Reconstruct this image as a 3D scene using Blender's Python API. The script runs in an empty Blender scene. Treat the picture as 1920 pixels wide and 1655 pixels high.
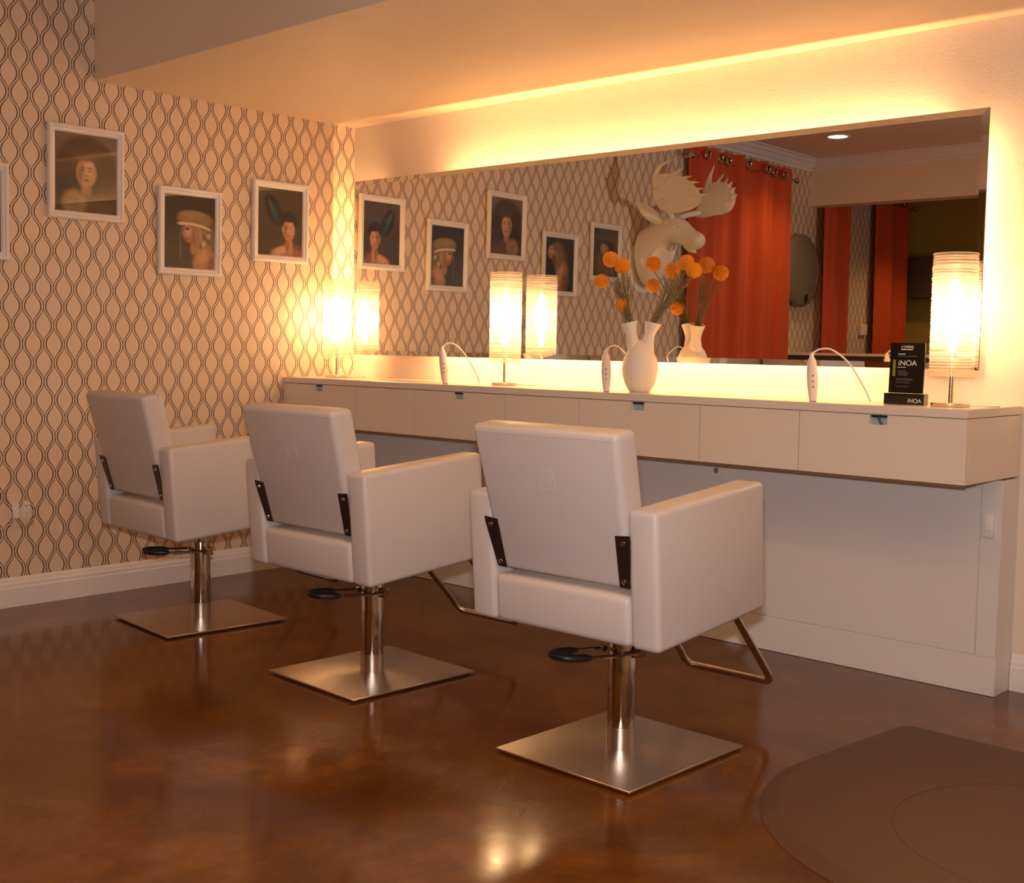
import bpy, bmesh, math, random
from mathutils import Matrix, Vector, noise
random.seed(7)
scene = bpy.context.scene
col = scene.collection
PI = math.pi

# ------------------------------------------------------------------ camera
CAM = Vector((5.3841, -4.4333, 1.2220))
yaw, pitch, roll = 0.7501689, -0.0715060, 0.0160655
F = Vector((-math.sin(yaw) * math.cos(pitch), math.cos(yaw) * math.cos(pitch), math.sin(pitch)))
R0 = Vector((math.cos(yaw), math.sin(yaw), 0)); U0 = R0.cross(F)
RR = R0 * math.cos(roll) + U0 * math.sin(roll); UU = U0 * math.cos(roll) - R0 * math.sin(roll)
cd = bpy.data.cameras.new('camera'); cam = bpy.data.objects.new('camera', cd); col.objects.link(cam)
cam.matrix_world = Matrix(((RR.x, UU.x, -F.x, CAM.x), (RR.y, UU.y, -F.y, CAM.y), (RR.z, UU.z, -F.z, CAM.z), (0, 0, 0, 1)))
cd.sensor_width = 36; cd.lens = 2273.026 / 1920 * 36
cd.shift_x = -2.25 / 1920; cd.shift_y = -16.66 / 1920; cd.clip_start = .02
scene.camera = cam

# ------------------------------------------------------------------ world, lights, exposure
scene.view_settings.view_transform = 'Standard'; scene.view_settings.look = 'None'
scene.view_settings.gamma = 1; scene.view_settings.use_curve_mapping = False
scene.view_settings.exposure = 0.22
w = bpy.data.worlds.new('world'); scene.world = w; w.use_nodes = True
w.node_tree.nodes['Background'].inputs[0].default_value = (1, .7, .45, 1)
w.node_tree.nodes['Background'].inputs[1].default_value = .02

WARM = (1, .51, .17); FLASH = (1, .89, .87)
def area(name, loc, direction, sx, sy, power, color, spread=PI):
    l = bpy.data.lights.new(name, 'AREA'); l.shape = 'RECTANGLE'; l.size = sx; l.size_y = sy
    l.energy = power; l.color = color; l.spread = spread
    o = bpy.data.objects.new(name, l); col.objects.link(o); o.location = loc
    o.rotation_euler = Vector(direction).to_track_quat('-Z', 'X' if abs(direction[0]) < .5 else 'Y').to_euler()
    return o
# the camera's own flash, just above the lens
fl = area('camera_flash', CAM + UU * .14 + F * .03, F, .08, .05, 47, FLASH)
# strip lamps behind the mirror (the halo round it)
def strip(name, a, b, direction, power):
    a = Vector(a); b = Vector(b); L = (b - a).length
    l = bpy.data.lights.new(name, 'AREA'); l.shape = 'RECTANGLE'; l.size = L; l.size_y = .02; l.energy = power; l.color = (1, .56, .23)
    o = bpy.data.objects.new(name, l); col.objects.link(o); o.location = (a + b) / 2
    z = -Vector(direction).normalized(); x = (b - a).normalized(); y = z.cross(x)
    o.rotation_euler = Matrix((x, y, z)).transposed().to_euler()
MY = lambda x: -.153 + .0233 * x + .016          # just behind the mirror
strip('halo_top', (.80, MY(.80), 2.0), (3.42, MY(3.42), 2.0), (0, .12, 1), 25)
strip('halo_bottom', (.72, MY(.72), 1.255), (3.25, MY(3.25), 1.255), (0, .45, -1), 21)
strip('halo_right', (3.50, MY(3.5), 1.28), (3.50, MY(3.5), 2.0), (1, .3, 0), 8)
strip('halo_left', (.29, MY(.3), 1.25), (.29, MY(.3), 1.98), (-1, .4, 0), 7)
def spot(name, loc, power, size=2.3, color=WARM, tgt=(0, 0, -1)):
    l = bpy.data.lights.new(name, 'SPOT'); l.energy = power; l.spot_size = size; l.spot_blend = .7; l.color = color; l.shadow_soft_size = .07
    o = bpy.data.objects.new(name, l); col.objects.link(o); o.location = loc
    o.rotation_euler = Vector(tgt).to_track_quat('-Z', 'Y').to_euler()
for i, (x, y) in enumerate(((.75, -4.81), (2.6, -2.6), (4.4, -3.2), (2.6, -4.8))):
    spot('downlight_and_fill_%d' % i, (x, y, 2.90), 30)  # first belongs to the mirrored downlight; the other three are added unseen fill
area('ambient_fill', (5.3, -3.6, 2.90), (0, 0, -1), 2.4, 3.2, 24, (1, .62, .32))  # added soft overhead fill, not a visible fixture
spot('back_room_beam', (1.0, -7.1, 2.6), 30)

# ------------------------------------------------------------------ materials
def mat(name, color=(.8, .8, .8), rough=.5, metal=0, coat=0, spec=.5, emit=None, es=0, sub=0):
    m = bpy.data.materials.new(name); m.use_nodes = True; b = m.node_tree.nodes['Principled BSDF']
    b.inputs['Base Color'].default_value = (*color, 1); b.inputs['Roughness'].default_value = rough
    b.inputs['Metallic'].default_value = metal; b.inputs['Coat Weight'].default_value = coat
    b.inputs['Specular IOR Level'].default_value = spec
    if coat: b.inputs['Coat Roughness'].default_value = .05
    if emit: b.inputs['Emission Color'].default_value = (*emit, 1); b.inputs['Emission Strength'].default_value = es
    return m
class NT:
    def __init__(s, m): s.t = m.node_tree; s.b = s.t.nodes.get('Principled BSDF')
    def n(s, typ, **kw):
        x = s.t.nodes.new(typ)
        for k, v in kw.items(): setattr(x, k, v)
        return x
    def l(s, a, b): s.t.links.new(a, b)
    def m(s, op, a, b=None, c=None):
        x = s.n('ShaderNodeMath', operation=op)
        for i, v in enumerate((a, b, c)):
            if v is None: continue
            if isinstance(v, (int, float)): x.inputs[i].default_value = v
            else: s.l(v, x.inputs[i])
        return x.outputs[0]
    def mix(s, f, a, b):
        x = s.n('ShaderNodeMix', data_type='RGBA')
        for sock, v in ((x.inputs[0], f), (x.inputs[6], a), (x.inputs[7], b)):
            if isinstance(v, tuple): sock.default_value = (*v, 1)
            elif isinstance(v, (int, float)): sock.default_value = v
            else: s.l(v, sock)
        return x.outputs[2]
    def noise(s, scale, detail=4, rough=.5, vec=None, dist=0):
        x = s.n('ShaderNodeTexNoise'); x.inputs['Scale'].default_value = scale; x.inputs['Detail'].default_value = detail
        x.inputs['Roughness'].default_value = rough; x.inputs['Distortion'].default_value = dist
        if vec: s.l(vec, x.inputs['Vector'])
        return x.outputs['Fac']
    def ramp(s, f, lo, hi):
        x = s.n('ShaderNodeMapRange', clamp=True); s.l(f, x.inputs[0]); x.inputs[1].default_value = lo; x.inputs[2].default_value = hi
        return x.outputs[0]
    def bump(s, h, strength, dist=.002):
        x = s.n('ShaderNodeBump'); x.inputs['Strength'].default_value = strength; x.inputs['Distance'].default_value = dist
        s.l(h, x.inputs['Height']); s.l(x.outputs[0], s.b.inputs['Normal'])
    def obj(s): return s.n('ShaderNodeTexCoord').outputs['Object']
    def pos(s): return s.n('ShaderNodeNewGeometry').outputs['Position']

M = {}
def wall_mat(name, c, bump=.25, scale=90):
    m = mat(name, c, .55); t = NT(m); t.bump(t.noise(scale, 5, .6, t.pos()), bump, .003); return m
M['wall'] = wall_mat('painted_wall', (.84, .71, .58), .35)
M['ceil'] = wall_mat('painted_ceiling', (.82, .67, .51), .3)
M['olive'] = wall_mat('olive_wall', (.42, .33, .08), .2)
M['white'] = mat('white_trim', (.84, .80, .77), .4)
M['panel'] = mat('white_panel', (.78, .76, .74), .35, coat=.2)
M['laminate'] = mat('cream_laminate', (.80, .72, .62), .3, coat=.3)
M['edge'] = mat('edge_shade', (.25, .13, .07), .6)
M['leather'] = mat('white_vinyl', (.60, .56, .545), .42); t = NT(M['leather'])
v = t.n('ShaderNodeTexVoronoi'); v.inputs['Scale'].default_value = 420; t.l(t.obj(), v.inputs['Vector']); t.bump(v.outputs['Distance'], .12, .0006)
M['seam'] = mat('vinyl_stitch', (.62, .58, .56), .6)
M['logo'] = mat('embossed_vinyl', (.64, .60, .585), .4)
M['chrome'] = mat('chrome', (.56, .52, .48), .09, 1)
M['brass'] = mat('warm_chrome', (.80, .68, .50), .14, 1)
M['steel'] = mat('brushed_steel', (.62, .55, .49), .27, 1); t = NT(M['steel'])
mp = t.n('ShaderNodeMapping'); mp.inputs['Scale'].default_value = (2, 220, 2); t.l(t.obj(), mp.inputs[0])
nz = t.noise(6, 3, .6, mp.outputs[0]); t.bump(nz, .12, .0008)
t.b.inputs['Anisotropic'].default_value = .5
M['black'] = mat('black_plastic', (.012, .011, .011), .4)
M['dark'] = mat('dark_metal_plate', (.035, .018, .014), .35, .3)
M['mirror'] = mat('mirror_silver', (.84, .84, .80), .0, 1)
M['mirback'] = mat('mirror_backing', (.10, .08, .06), .7)
M['frame'] = mat('white_frame', (.86, .81, .76), .3, coat=.3)
M['ceramic'] = mat('matte_ceramic', (.86, .78, .68), .55)
M['gloss'] = mat('glossy_white_resin', (.95, .89, .76), .17, coat=.5)
M['iron'] = mat('pink_white_plastic', (.86, .70, .64), .3)
M['cord'] = mat('white_cord', (.84, .76, .68), .5)
M['inner'] = mat('blue_grey_drawer_inside', (.36, .46, .53), .4)
M['grey'] = mat('grey_plastic', (.20, .17, .14), .12, coat=.8)
M['sign'] = mat('black_card', (.012, .010, .009), .12, coat=.6)
M['signtext'] = mat('pale_print', (.80, .74, .68), .5)
M['signgrey'] = mat('grey_print', (.17, .13, .11), .5)
M['green'] = mat('green_print', (.22, .27, .02), .4)
M['furniture'] = mat('dark_brown_furniture', (.10, .065, .035), .5)
M['bulb'] = mat('lamp_bulb', (1, .9, .7), .5, emit=(1, .66, .34), es=43)
M['down'] = mat('downlight_lens', (1, .9, .7), .5, emit=(1, .72, .42), es=9)
M['stem'] = mat('dry_stem', (.20, .15, .06), .8)
M['billy'] = mat('orange_flower', (.90, .27, .012), .9); t = NT(M['billy'])
v = t.n('ShaderNodeTexVoronoi'); v.inputs['Scale'].default_value = 260; t.l(t.obj(), v.inputs['Vector'])
t.l(t.mix(t.ramp(v.outputs['Distance'], .1, .7), (1.0, .46, .03), (.92, .26, .008)), t.b.inputs['Base Color']); t.bump(v.outputs['Distance'], 1, .003)
M['curtain'] = mat('orange_curtain', (.58, .070, .004), .75); t = NT(M['curtain'])
t.b.inputs['Sheen Weight'].default_value = .2; t.bump(t.noise(500, 2, .5, t.obj()), .2, .001)

# floor: stained polished concrete
M['floor'] = mat('stained_concrete', (.1, .04, .015), .2, spec=.4); t = NT(M['floor']); P = t.pos()
a = t.noise(1.6, 5, .6, P, .8); b = t.noise(7, 6, .65, P, .3); c = t.noise(45, 3, .6, P)
c1 = t.mix(t.ramp(a, .35, .68), (.085, .028, .004), (.215, .075, .009))
c2 = t.mix(t.ramp(b, .38, .75), c1, (.095, .030, .006))
c3 = t.mix(t.m('MULTIPLY', t.ramp(c, .55, .8), .25), c2, (.19, .085, .035))
t.l(c3, t.b.inputs['Base Color'])
t.l(t.m('ADD', t.m('MULTIPLY', t.ramp(b, .3, .8), .08), .105), t.b.inputs['Roughness'])
t.bump(t.m('ADD', t.noise(5, 3, .5, P), t.m('MULTIPLY', c, .04)), .16, .005)

M['mat'] = mat('brown_rubber_mat', (.095, .042, .020), .55); t = NT(M['mat']); t.bump(t.noise(700, 2, .5, t.pos()), .3, .001)

# wallpaper: columns of ogee cells drawn with double wavy lines; position taken from the wall itself
def wallpaper(name, uaxis='Y'):
    m = mat(name, (.7, .6, .5), .5); t = NT(m)
    s = t.n('ShaderNodeSeparateXYZ'); t.l(t.pos(), s.inputs[0])
    Pd, T, A, W = .0990, .1715, .378, .0112
    u = t.m('DIVIDE', t.m('ADD', s.outputs[uaxis], 1.975 + Pd / 4), Pd / 2)
    c = t.m('COSINE', t.m('MULTIPLY', t.m('SUBTRACT', s.outputs['Z'], .68 + T / 2), 2 * PI / T))
    sn = t.m('SINE', t.m('MULTIPLY', t.m('SUBTRACT', s.outputs['Z'], .68 + T / 2), 2 * PI / T))
    k = A * (Pd / 2) * 2 * PI / T
    c = t.m('MULTIPLY', c, t.m('SUBTRACT', 1.2, t.m('MULTIPLY', t.m('MULTIPLY', c, c), .2)))
    norm = t.m('DIVIDE', 1, t.m('SQRT', t.m('ADD', 1, t.m('MULTIPLY', t.m('MULTIPLY', sn, sn), k * k))))
    Ac = t.m('MULTIPLY', c, A); outs = []
    for sgn, off in ((1, 0), (-1, 1)):
        x = t.m('SUBTRACT', t.m('SUBTRACT', u, off), t.m('MULTIPLY', Ac, sgn))
        d = t.m('SUBTRACT', x, t.m('MULTIPLY', t.m('ROUND', t.m('DIVIDE', x, 2)), 2))
        side = t.m('SIGN', d)
        dist = t.m('ABSOLUTE', t.m('SUBTRACT', t.m('MULTIPLY', t.m('MULTIPLY', t.m('ABSOLUTE', d), Pd / 2), norm), W / 2))
        th = t.m('ADD', .00195, t.m('MULTIPLY', t.m('MULTIPLY', side, c), -.00065 * sgn))
        e = t.m('DIVIDE', t.m('SUBTRACT', t.m('ADD', th, .0003), dist), .0006)
        outs.append(t.m('MAXIMUM', t.m('MINIMUM', e, 1), 0))
    f = t.m('MAXIMUM', outs[0], outs[1])
    t.l(t.mix(f, (.80, .62, .45), (.060, .026, .010)), t.b.inputs['Base Color'])
    t.bump(t.noise(220, 3, .5, t.pos()), .1, .002)
    return m
M['paper'] = wallpaper('ogee_wallpaper')

# lamp shade: clear ribbed plastic that scatters part of the light
m = bpy.data.materials.new('ribbed_clear_plastic'); m.use_nodes = True; t = NT(m); nt = m.node_tree
nt.nodes.remove(t.b)
geo = t.n('ShaderNodeTexCoord').outputs['Object']; mp = t.n('ShaderNodeMapping'); mp.inputs['Scale'].default_value = (6, 6, 170); t.l(geo, mp.inputs[0])
nz = t.noise(1, 3, .7, mp.outputs[0]); bp = t.n('ShaderNodeBump'); bp.inputs['Strength'].default_value = .9; bp.inputs['Distance'].default_value = .004; t.l(nz, bp.inputs['Height'])
tr = t.n('ShaderNodeBsdfTransparent'); tr.inputs[0].default_value = (1, .93, .86, 1)
tl = t.n('ShaderNodeBsdfTranslucent'); tl.inputs[0].default_value = (1, .86, .72, 1); t.l(bp.outputs[0], tl.inputs['Normal'])
df = t.n('ShaderNodeBsdfDiffuse'); df.inputs[0].default_value = (.9, .78, .66, 1); t.l(bp.outputs[0], df.inputs['Normal'])
gl = t.n('ShaderNodeBsdfGlossy'); gl.inputs[0].default_value = (1, .95, .9, 1); gl.inputs[1].default_value = .12; t.l(bp.outputs[0], gl.inputs['Normal'])
def mixs(f, a, b):
    x = t.n('ShaderNodeMixShader')
    if isinstance(f, float): x.inputs[0].default_value = f
    else: t.l(f, x.inputs[0])
    t.l(a, x.inputs[1]); t.l(b, x.inputs[2]); return x.outputs[0]
s1 = mixs(.25, tl.outputs[0], df.outputs[0]); s2 = mixs(.12, s1, gl.outputs[0])
s3 = mixs(t.m('ADD', t.m('MULTIPLY', t.ramp(nz, .3, .7), .30), .20), tr.outputs[0], s2)
t.l(s3, nt.nodes['Material Output'].inputs['Surface'])
M['shade'] = m

# ------------------------------------------------------------------ mesh helpers
def obj(name, bm, m, parent=None, smooth=False, label=None, loc=None, rot=None):
    me = bpy.data.meshes.new(name); bmesh.ops.recalc_face_normals(bm, faces=bm.faces)
    for f in bm.faces: f.smooth = not name.startswith(('mirror_glass', 'baseboard', 'trim', 'frame', 'wall', 'floor', 'ceiling'))
    for e in bm.edges:
        if len(e.link_faces) != 2 or e.calc_face_angle(0) > .62: e.smooth = False
    bm.to_mesh(me); bm.free()
    for x in (m if isinstance(m, (list, tuple)) else [m]): me.materials.append(x)
    o = bpy.data.objects.new(name, me); col.objects.link(o)
    if parent: o.parent = parent
    if loc: o.location = loc
    if rot: o.rotation_euler = rot
    if label: o['label'] = label
    return o
def thing(name, label, cat, loc=(0, 0, 0), rz=0, group=None):
    o = bpy.data.objects.new(name, None); col.objects.link(o); o.empty_display_size = .1
    o.location = loc; o.rotation_euler = (0, 0, rz); o['label'] = label; o['category'] = cat
    if group: o['group'] = group
    return o
def tag(o, label, cat, group=None):
    o['label'] = label; o['category'] = cat
    if group: o['group'] = group
    return o
def struct(name, bm, m, parent=None, **k):
    o = obj(name, bm, m, parent, **k)
    if not parent: o['kind'] = 'structure'
    return o
def box(bm, x0, x1, y0, y1, z0, z1, bevel=0, seg=2, mtx=None, mi=0):
    vs = [bm.verts.new((x, y, z)) for x in (x0, x1) for y in (y0, y1) for z in (z0, z1)]
    fs = [bm.faces.new([vs[i] for i in f]) for f in ((0, 1, 3, 2), (4, 6, 7, 5), (0, 4, 5, 1), (2, 3, 7, 6), (0, 2, 6, 4), (1, 5, 7, 3))]
    for f in fs: f.material_index = mi
    if bevel:
        es = list({e for f in fs for e in f.edges})
        r = bmesh.ops.bevel(bm, geom=es, offset=bevel, segments=seg, profile=.5, affect='EDGES'); vs = list({v for f in r['faces'] for v in f.verts} | {v for v in vs if v.is_valid})
    if mtx: bmesh.ops.transform(bm, matrix=mtx, verts=vs)
    return bm
def bx(*a, **k): return box(bmesh.new(), *a, **k)
def hull8(bm, pts, bevel=0, seg=3):
    vs = [bm.verts.new(p) for p in pts]   # 0-3 one face, 4-7 opposite face
    fs = [bm.faces.new([vs[i] for i in f]) for f in ((0, 1, 2, 3), (7, 6, 5, 4), (0, 4, 5, 1), (1, 5, 6, 2), (2, 6, 7, 3), (3, 7, 4, 0))]
    bmesh.ops.recalc_face_normals(bm, faces=fs)
    if bevel: bmesh.ops.bevel(bm, geom=list({e for f in fs for e in f.edges}), offset=bevel, segments=seg, profile=.5, affect='EDGES')
    return bm
def lathe(bm, prof, seg=32, center=(0, 0, 0), axis=None):
    C0 = Vector(center); q = Vector((0, 0, 1)).rotation_difference(Vector(axis)) if axis else None
    rings = []
    for r, z in prof:
        ring = []
        for i in range(seg):
            p = Vector((r * math.cos(2 * PI * i / seg), r * math.sin(2 * PI * i / seg), z))
            if q: p = q @ p
            ring.append(bm.verts.new(C0 + p))
        rings.append(ring)
    for a, b in zip(rings, rings[1:]):
        for i in range(seg): bm.faces.new((a[i], a[(i + 1) % seg], b[(i + 1) % seg], b[i]))
    if prof[0][0] > 1e-5: bm.faces.new(rings[0][::-1])
    if prof[-1][0] > 1e-5: bm.faces.new(rings[-1])
    return bm
def catmull(pts, n=8, closed=False):
    P = [Vector(p) for p in pts]; out = []
    N = len(P); rng = range(N if closed else N - 1)
    for i in rng:
        g = (lambda k: P[k % N]) if closed else (lambda k: P[max(0, min(N - 1, k))])
        p0, p1, p2, p3 = g(i - 1), g(i), g(i + 1), g(i + 2)
        for j in range(n):
            s = j / n
            out.append(.5 * ((2 * p1) + (p2 - p0) * s + (2 * p0 - 5 * p1 + 4 * p2 - p3) * s * s + (3 * p1 - p0 - 3 * p2 + p3) * s ** 3))
    if not closed: out.append(P[-1])
    return out
def tube(bm, pts, r, seg=10, closed=False, rs=None, flat=None):
    P = [Vector(p) for p in pts]; n = len(P); rings = []; up = None
    for i, p in enumerate(P):
        a = P[(i - 1) % n] if (closed or i > 0) else P[i]; b = P[(i + 1) % n] if (closed or i < n - 1) else P[i]
        d = (b - a).normalized()
        if up is None: up = d.orthogonal().normalized()
        up = (up - d * up.dot(d)).normalized(); s = d.cross(up); rr = rs[i] if rs else r
        rings.append([bm.verts.new(p + (up * math.cos(2 * PI * k / seg) + s * math.sin(2 * PI * k / seg)) * rr) for k in range(seg)])
    prs = list(zip(rings, rings[1:])) + ([(rings[-1], rings[0])] if closed else [])
    for a, b in prs:
        for k in range(seg): bm.faces.new((a[k], a[(k + 1) % seg], b[(k + 1) % seg], b[k]))
    if not closed: bm.faces.new(rings[0][::-1]); bm.faces.new(rings[-1])
    return bm
def prism(bm, outline, y0, y1, plane='xz'):
    def mk(p, d):
        return (p[0], d, p[1]) if plane == 'xz' else ((p[0], p[1], d) if plane == 'xy' else (d, p[0], p[1]))
    a = [bm.verts.new(mk(p, y0)) for p in outline]; b = [bm.verts.new(mk(p, y1)) for p in outline]; n = len(outline)
    bm.faces.new(a); bm.faces.new(b[::-1])
    for i in range(n): bm.faces.new((a[i], b[i], b[(i + 1) % n], a[(i + 1) % n]))
    return bm
def profile_run(bm, prof, along, fixed):
    """extrude a closed profile along an axis; prof = (depth, z) points; along=(axis, s0, s1); fixed = (base, sign) of the depth axis"""
    ax, s0, s1 = along; base, sg = fixed; rr = []
    for s in (s0, s1):
        rr.append([bm.verts.new((base + sg * d, s, z) if ax == 'y' else (s, base + sg * d, z)) for d, z in prof])
    n = len(prof)
    for i in range(n): bm.faces.new((rr[0][i], rr[1][i], rr[1][(i + 1) % n], rr[0][(i + 1) % n]))
    bm.faces.new(rr[0][::-1]); bm.faces.new(rr[1])
    return bm
def copy_tree(o, parent=None):
    c = o.copy(); col.objects.link(c); c.parent = parent
    for ch in [x for x in KIDS.get(o.name, [])]: copy_tree(ch, c)
    return c
KIDS = {}
def index_kids(root):
    for o in list(col.objects):
        if o.parent: KIDS.setdefault(o.parent.name, [])
    for o in list(col.objects):
        if o.parent and o not in KIDS[o.parent.name]: KIDS[o.parent.name].append(o)

# ------------------------------------------------------------------ room shell
ZC, ZH, SOF = 2.425, 2.94, -1.564       # soffit ceiling, main ceiling, soffit edge
XR, YB = 7.2, -8.1
AL = -.0233                              # the mirror stands slightly out of parallel to its wall
struct('floor', bx(-.12, XR + .1, YB - .1, .1, -.1, 0), M['floor'])
struct('wall_left', bx(-.12, 0, YB - .1, .1, 0, ZH + .1), M['paper'])
struct('wall_back', bx(0, XR, 0, .1, 0, ZH + .1), M['wall'])
struct('wall_right', bx(XR, XR + .1, YB - .1, .1, 0, ZH + .1), M['wall'])
struct('wall_front', bx(0, XR, YB - .1, YB, 0, ZH + .1), M['olive'])
struct('ceiling', bx(0, XR, YB, SOF, ZH, ZH + .1), M['ceil'])
struct('ceiling_soffit', bx(0, XR, SOF, 0, ZC, ZH + .1), M['ceil'])
bprof = [(0, 0), (.018, 0), (.018, .085), (.014, .092), (.014, .104), (.009, .112), (.006, .124), (.0, .134)]
struct('baseboard_left', profile_run(bmesh.new(), bprof, ('y', YB, 0), (0, 1)), M['white'])
struct('baseboard_back', profile_run(bmesh.new(), bprof, ('x', 3.757, XR), (0, -1)), M['white'])
cprof = [(0, 2.835), (.012, 2.835), (.015, 2.855), (.03, 2.865), (.055, 2.895), (.07, 2.905), (.085, 2.925), (.105, 2.93), (.105, 2.94), (0, 2.94)]
struct('trim_1', profile_run(bmesh.new(), cprof, ('y', -5.85, SOF), (0, 1)), M['white'])
struct('trim_2', profile_run(bmesh.new(), cprof, ('x', 0, XR), (-5.85, 1)), M['white'])
struct('wall_beam', bx(0, XR, -6.05, -5.85, 2.53, ZH), M['wall'])
struct('wall_partition', bx(0, 1.75, -5.56, -5.46, 0, 1.178), M['furniture'])
struct('trim_3', bx(0, 1.78, -5.585, -5.435, 1.178, 1.202, .004), M['white'])

# ------------------------------------------------------------------ mirror with bevelled edge
def mirror():
    bm = bmesh.new(); x0, x1, z0, z1, b = .176, 3.614, 1.160, 2.099, .024
    o = [bm.verts.new(p) for p in ((x0, .0035, z0), (x1, .0035, z0), (x1, .0035, z1), (x0, .0035, z1))]
    i = [bm.verts.new(p) for p in ((x0 + b, 0, z0 + b), (x1 - b, 0, z0 + b), (x1 - b, 0, z1 - b), (x0 + b, 0, z1 - b))]
    k = [bm.verts.new(p) for p in ((x0, .012, z0), (x1, .012, z0), (x1, .012, z1), (x0, .012, z1))]
    bm.faces.new(i)
    for a in range(4):
        c = (a + 1) % 4; bm.faces.new((o[a], o[c], i[c], i[a])); bm.faces.new((k[a], k[c], o[c], o[a])).material_index = 1
    bm.faces.new(k[::-1]).material_index = 1
    root = thing('wall_mirror', 'long frameless wall mirror hanging above the counter with a warm glow round its edges', 'mirror', (0, -.153, 0), -AL)
    obj('mirror_glass', bm, [M['mirror'], M['mirback']], root)
    for x in (.9, 1.9, 2.9): obj('mounting_bracket', bx(x - .02, x + .02, .012, .147 - .0233 * x - .001, 1.55, 1.62), M['mirback'], root)

mirror()

# ------------------------------------------------------------------ counter and the panelled base below it
D, HC, SL, HB, W = .485, 1.035, 1.004, .780, 3.755
ct = thing('vanity_counter', 'long cream wall-hung counter with drawers running below the mirror', 'counter', (0, 0, 0))
obj('counter_top', bx(.002, W, -D, -.001, SL + .001, HC, .0015, 1), M['laminate'], ct)
obj('carcass', bx(.002, W - .001, -D + .022, -.001, HB + .003, SL - .001), M['laminate'], ct)
obj('underside_shade', bx(.006, W - .004, -D + .004, -D + .02, HB - .003, HB + .001), M['edge'], ct, label='dark brown strip standing for the shadow line under the drawers')  # shadow line below the drawers, put in as a brown strip
DR = [(.004, .606, .305), (1.05, 1.651, 1.351), (2.087, 2.697, 2.394), (3.135, W - .001, 3.441)]
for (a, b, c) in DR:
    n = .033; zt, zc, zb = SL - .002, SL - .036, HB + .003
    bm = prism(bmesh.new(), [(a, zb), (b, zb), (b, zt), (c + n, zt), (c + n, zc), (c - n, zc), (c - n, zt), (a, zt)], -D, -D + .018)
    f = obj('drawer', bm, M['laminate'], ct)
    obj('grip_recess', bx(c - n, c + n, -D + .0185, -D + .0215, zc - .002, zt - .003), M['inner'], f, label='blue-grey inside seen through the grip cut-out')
    obj('grip_shade', bx(c - n + .001, c + n - .001, -D + .010, -D + .0183, zt - .009, zt - .001), M['black'], f, label='dark strip standing for the shade at the top of the grip cut-out')  # black strip stands in for the shade inside the cut-out
    if c > 3: obj('cable', tube(bmesh.new(), catmull([(c + .002, -D + .015, zt - .002), (c - .004, -D + .012, zt - .015), (c + .006, -D + .015, zc)], 4), .004, 8), M['black'], f)
for a, b in ((.609, 1.047), (1.654, 2.084), (2.700, 3.132)):
    obj('filler_panel', bx(a, b, -D, -D + .018, HB + .003, SL - .002), M['laminate'], ct)
bp = thing('base_cabinet', 'white panelled half-height base standing below the counter', 'cabinet', (0, 0, 0))
PP = .154
bm = bx(.002, W, -PP + .008, -.001, .001, HB - .004)
obj('body', bm, M['panel'], bp)
bm = bmesh.new()
box(bm, .003, W, -PP, -PP + .0075, .001, .138, .0015, 1); box(bm, 3.682, W, -PP, -PP + .0075, .1385, HB - .0045, .0015, 1)
box(bm, .003, 3.6815, -PP, -PP + .0075, .745, HB - .0045, .0015, 1)
obj('face_frame', bm, M['panel'], bp)
for a, b in ((.01, .76), (.765, 1.68), (1.685, 2.605), (2.615, 3.678)):
    obj('panel', bx(a, b, -PP + .003, -PP + .0078, .141, .742, .001, 1), M['panel'], bp)
obj('latch', lathe(bmesh.new(), [(.0, 0), (.011, 0), (.012, .003), (.009, .006), (0, .006)], 16, (2.56, -PP + .003, .715), (0, -1, 0)), M['grey'], bp)
# rocker switch at the end of the base
sw = thing('rocker_switch', 'small white switch plate on the right end of the panelled base', 'switch', (3.712, -PP - .0005, .615))
obj('plate', bx(-.020, .020, -.014, 0, -.042, .042, .002, 2), M['white'], sw)
obj('rocker', bx(-.010, .010, -.022, -.0145, -.018, .022, .002, 2), M['white'], sw)

# ------------------------------------------------------------------ wallpapered outlet
ow = thing('outlet_plate', 'double outlet plate papered over to match the wallpaper above the baseboard', 'outlet', (0.0005, -1.945, .44))
obj('plate', bx(0, .007, -.058, .058, -.075, .075, .002, 2), M['paper'], ow)
obj('switch_block', bx(.0075, .010, -.042, -.012, -.035, .038, .001, 1), M['frame'], ow)
r = obj('receptacle', bx(.0075, .010, .008, .040, -.035, .038, .001, 1), M['frame'], ow)
bm = bmesh.new()
for zz in (-.018, .018):
    for yy in (-.006, .006): box(bm, .0102, .0108, .024 + yy - .0012, .024 + yy + .0012, zz - .005, zz + .005)
    box(bm, .0102, .0108, .022, .026, zz - .012, zz - .009)
obj('slots', bm, M['black'], r)

# ------------------------------------------------------------------ framed portraits
def smooth(e0, e1, x):
    x = max(0, min(1, (x - e0) / (e1 - e0))); return x * x * (3 - 2 * x)
def paint(bg, blobs, u, v):
    c = [bg[0][i] * (1 - v) + bg[1][i] * v for i in range(3)]
    for (cx, cy, rx, ry, ang, soft, colr, al) in blobs:
        dx, dy = (u - cx) * .84, v - cy; ca, sa = math.cos(ang), math.sin(ang)
        px, py = dx * ca + dy * sa, -dx * sa + dy * ca
        d = math.sqrt((px / rx) ** 2 + (py / ry) ** 2); a = al * (1 - smooth(1 - soft, 1 + soft, d))
        if a > 0: c = [c[i] * (1 - a) + colr[i] * a for i in range(3)]
    return c
SK = (.42, .20, .10); SKL = (.62, .35, .19); SKD = (.17, .07, .03); HD = (.018, .010, .007); LIP = (.30, .07, .05); BL = (.36, .23, .10); BLL = (.62, .47, .26)
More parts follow.
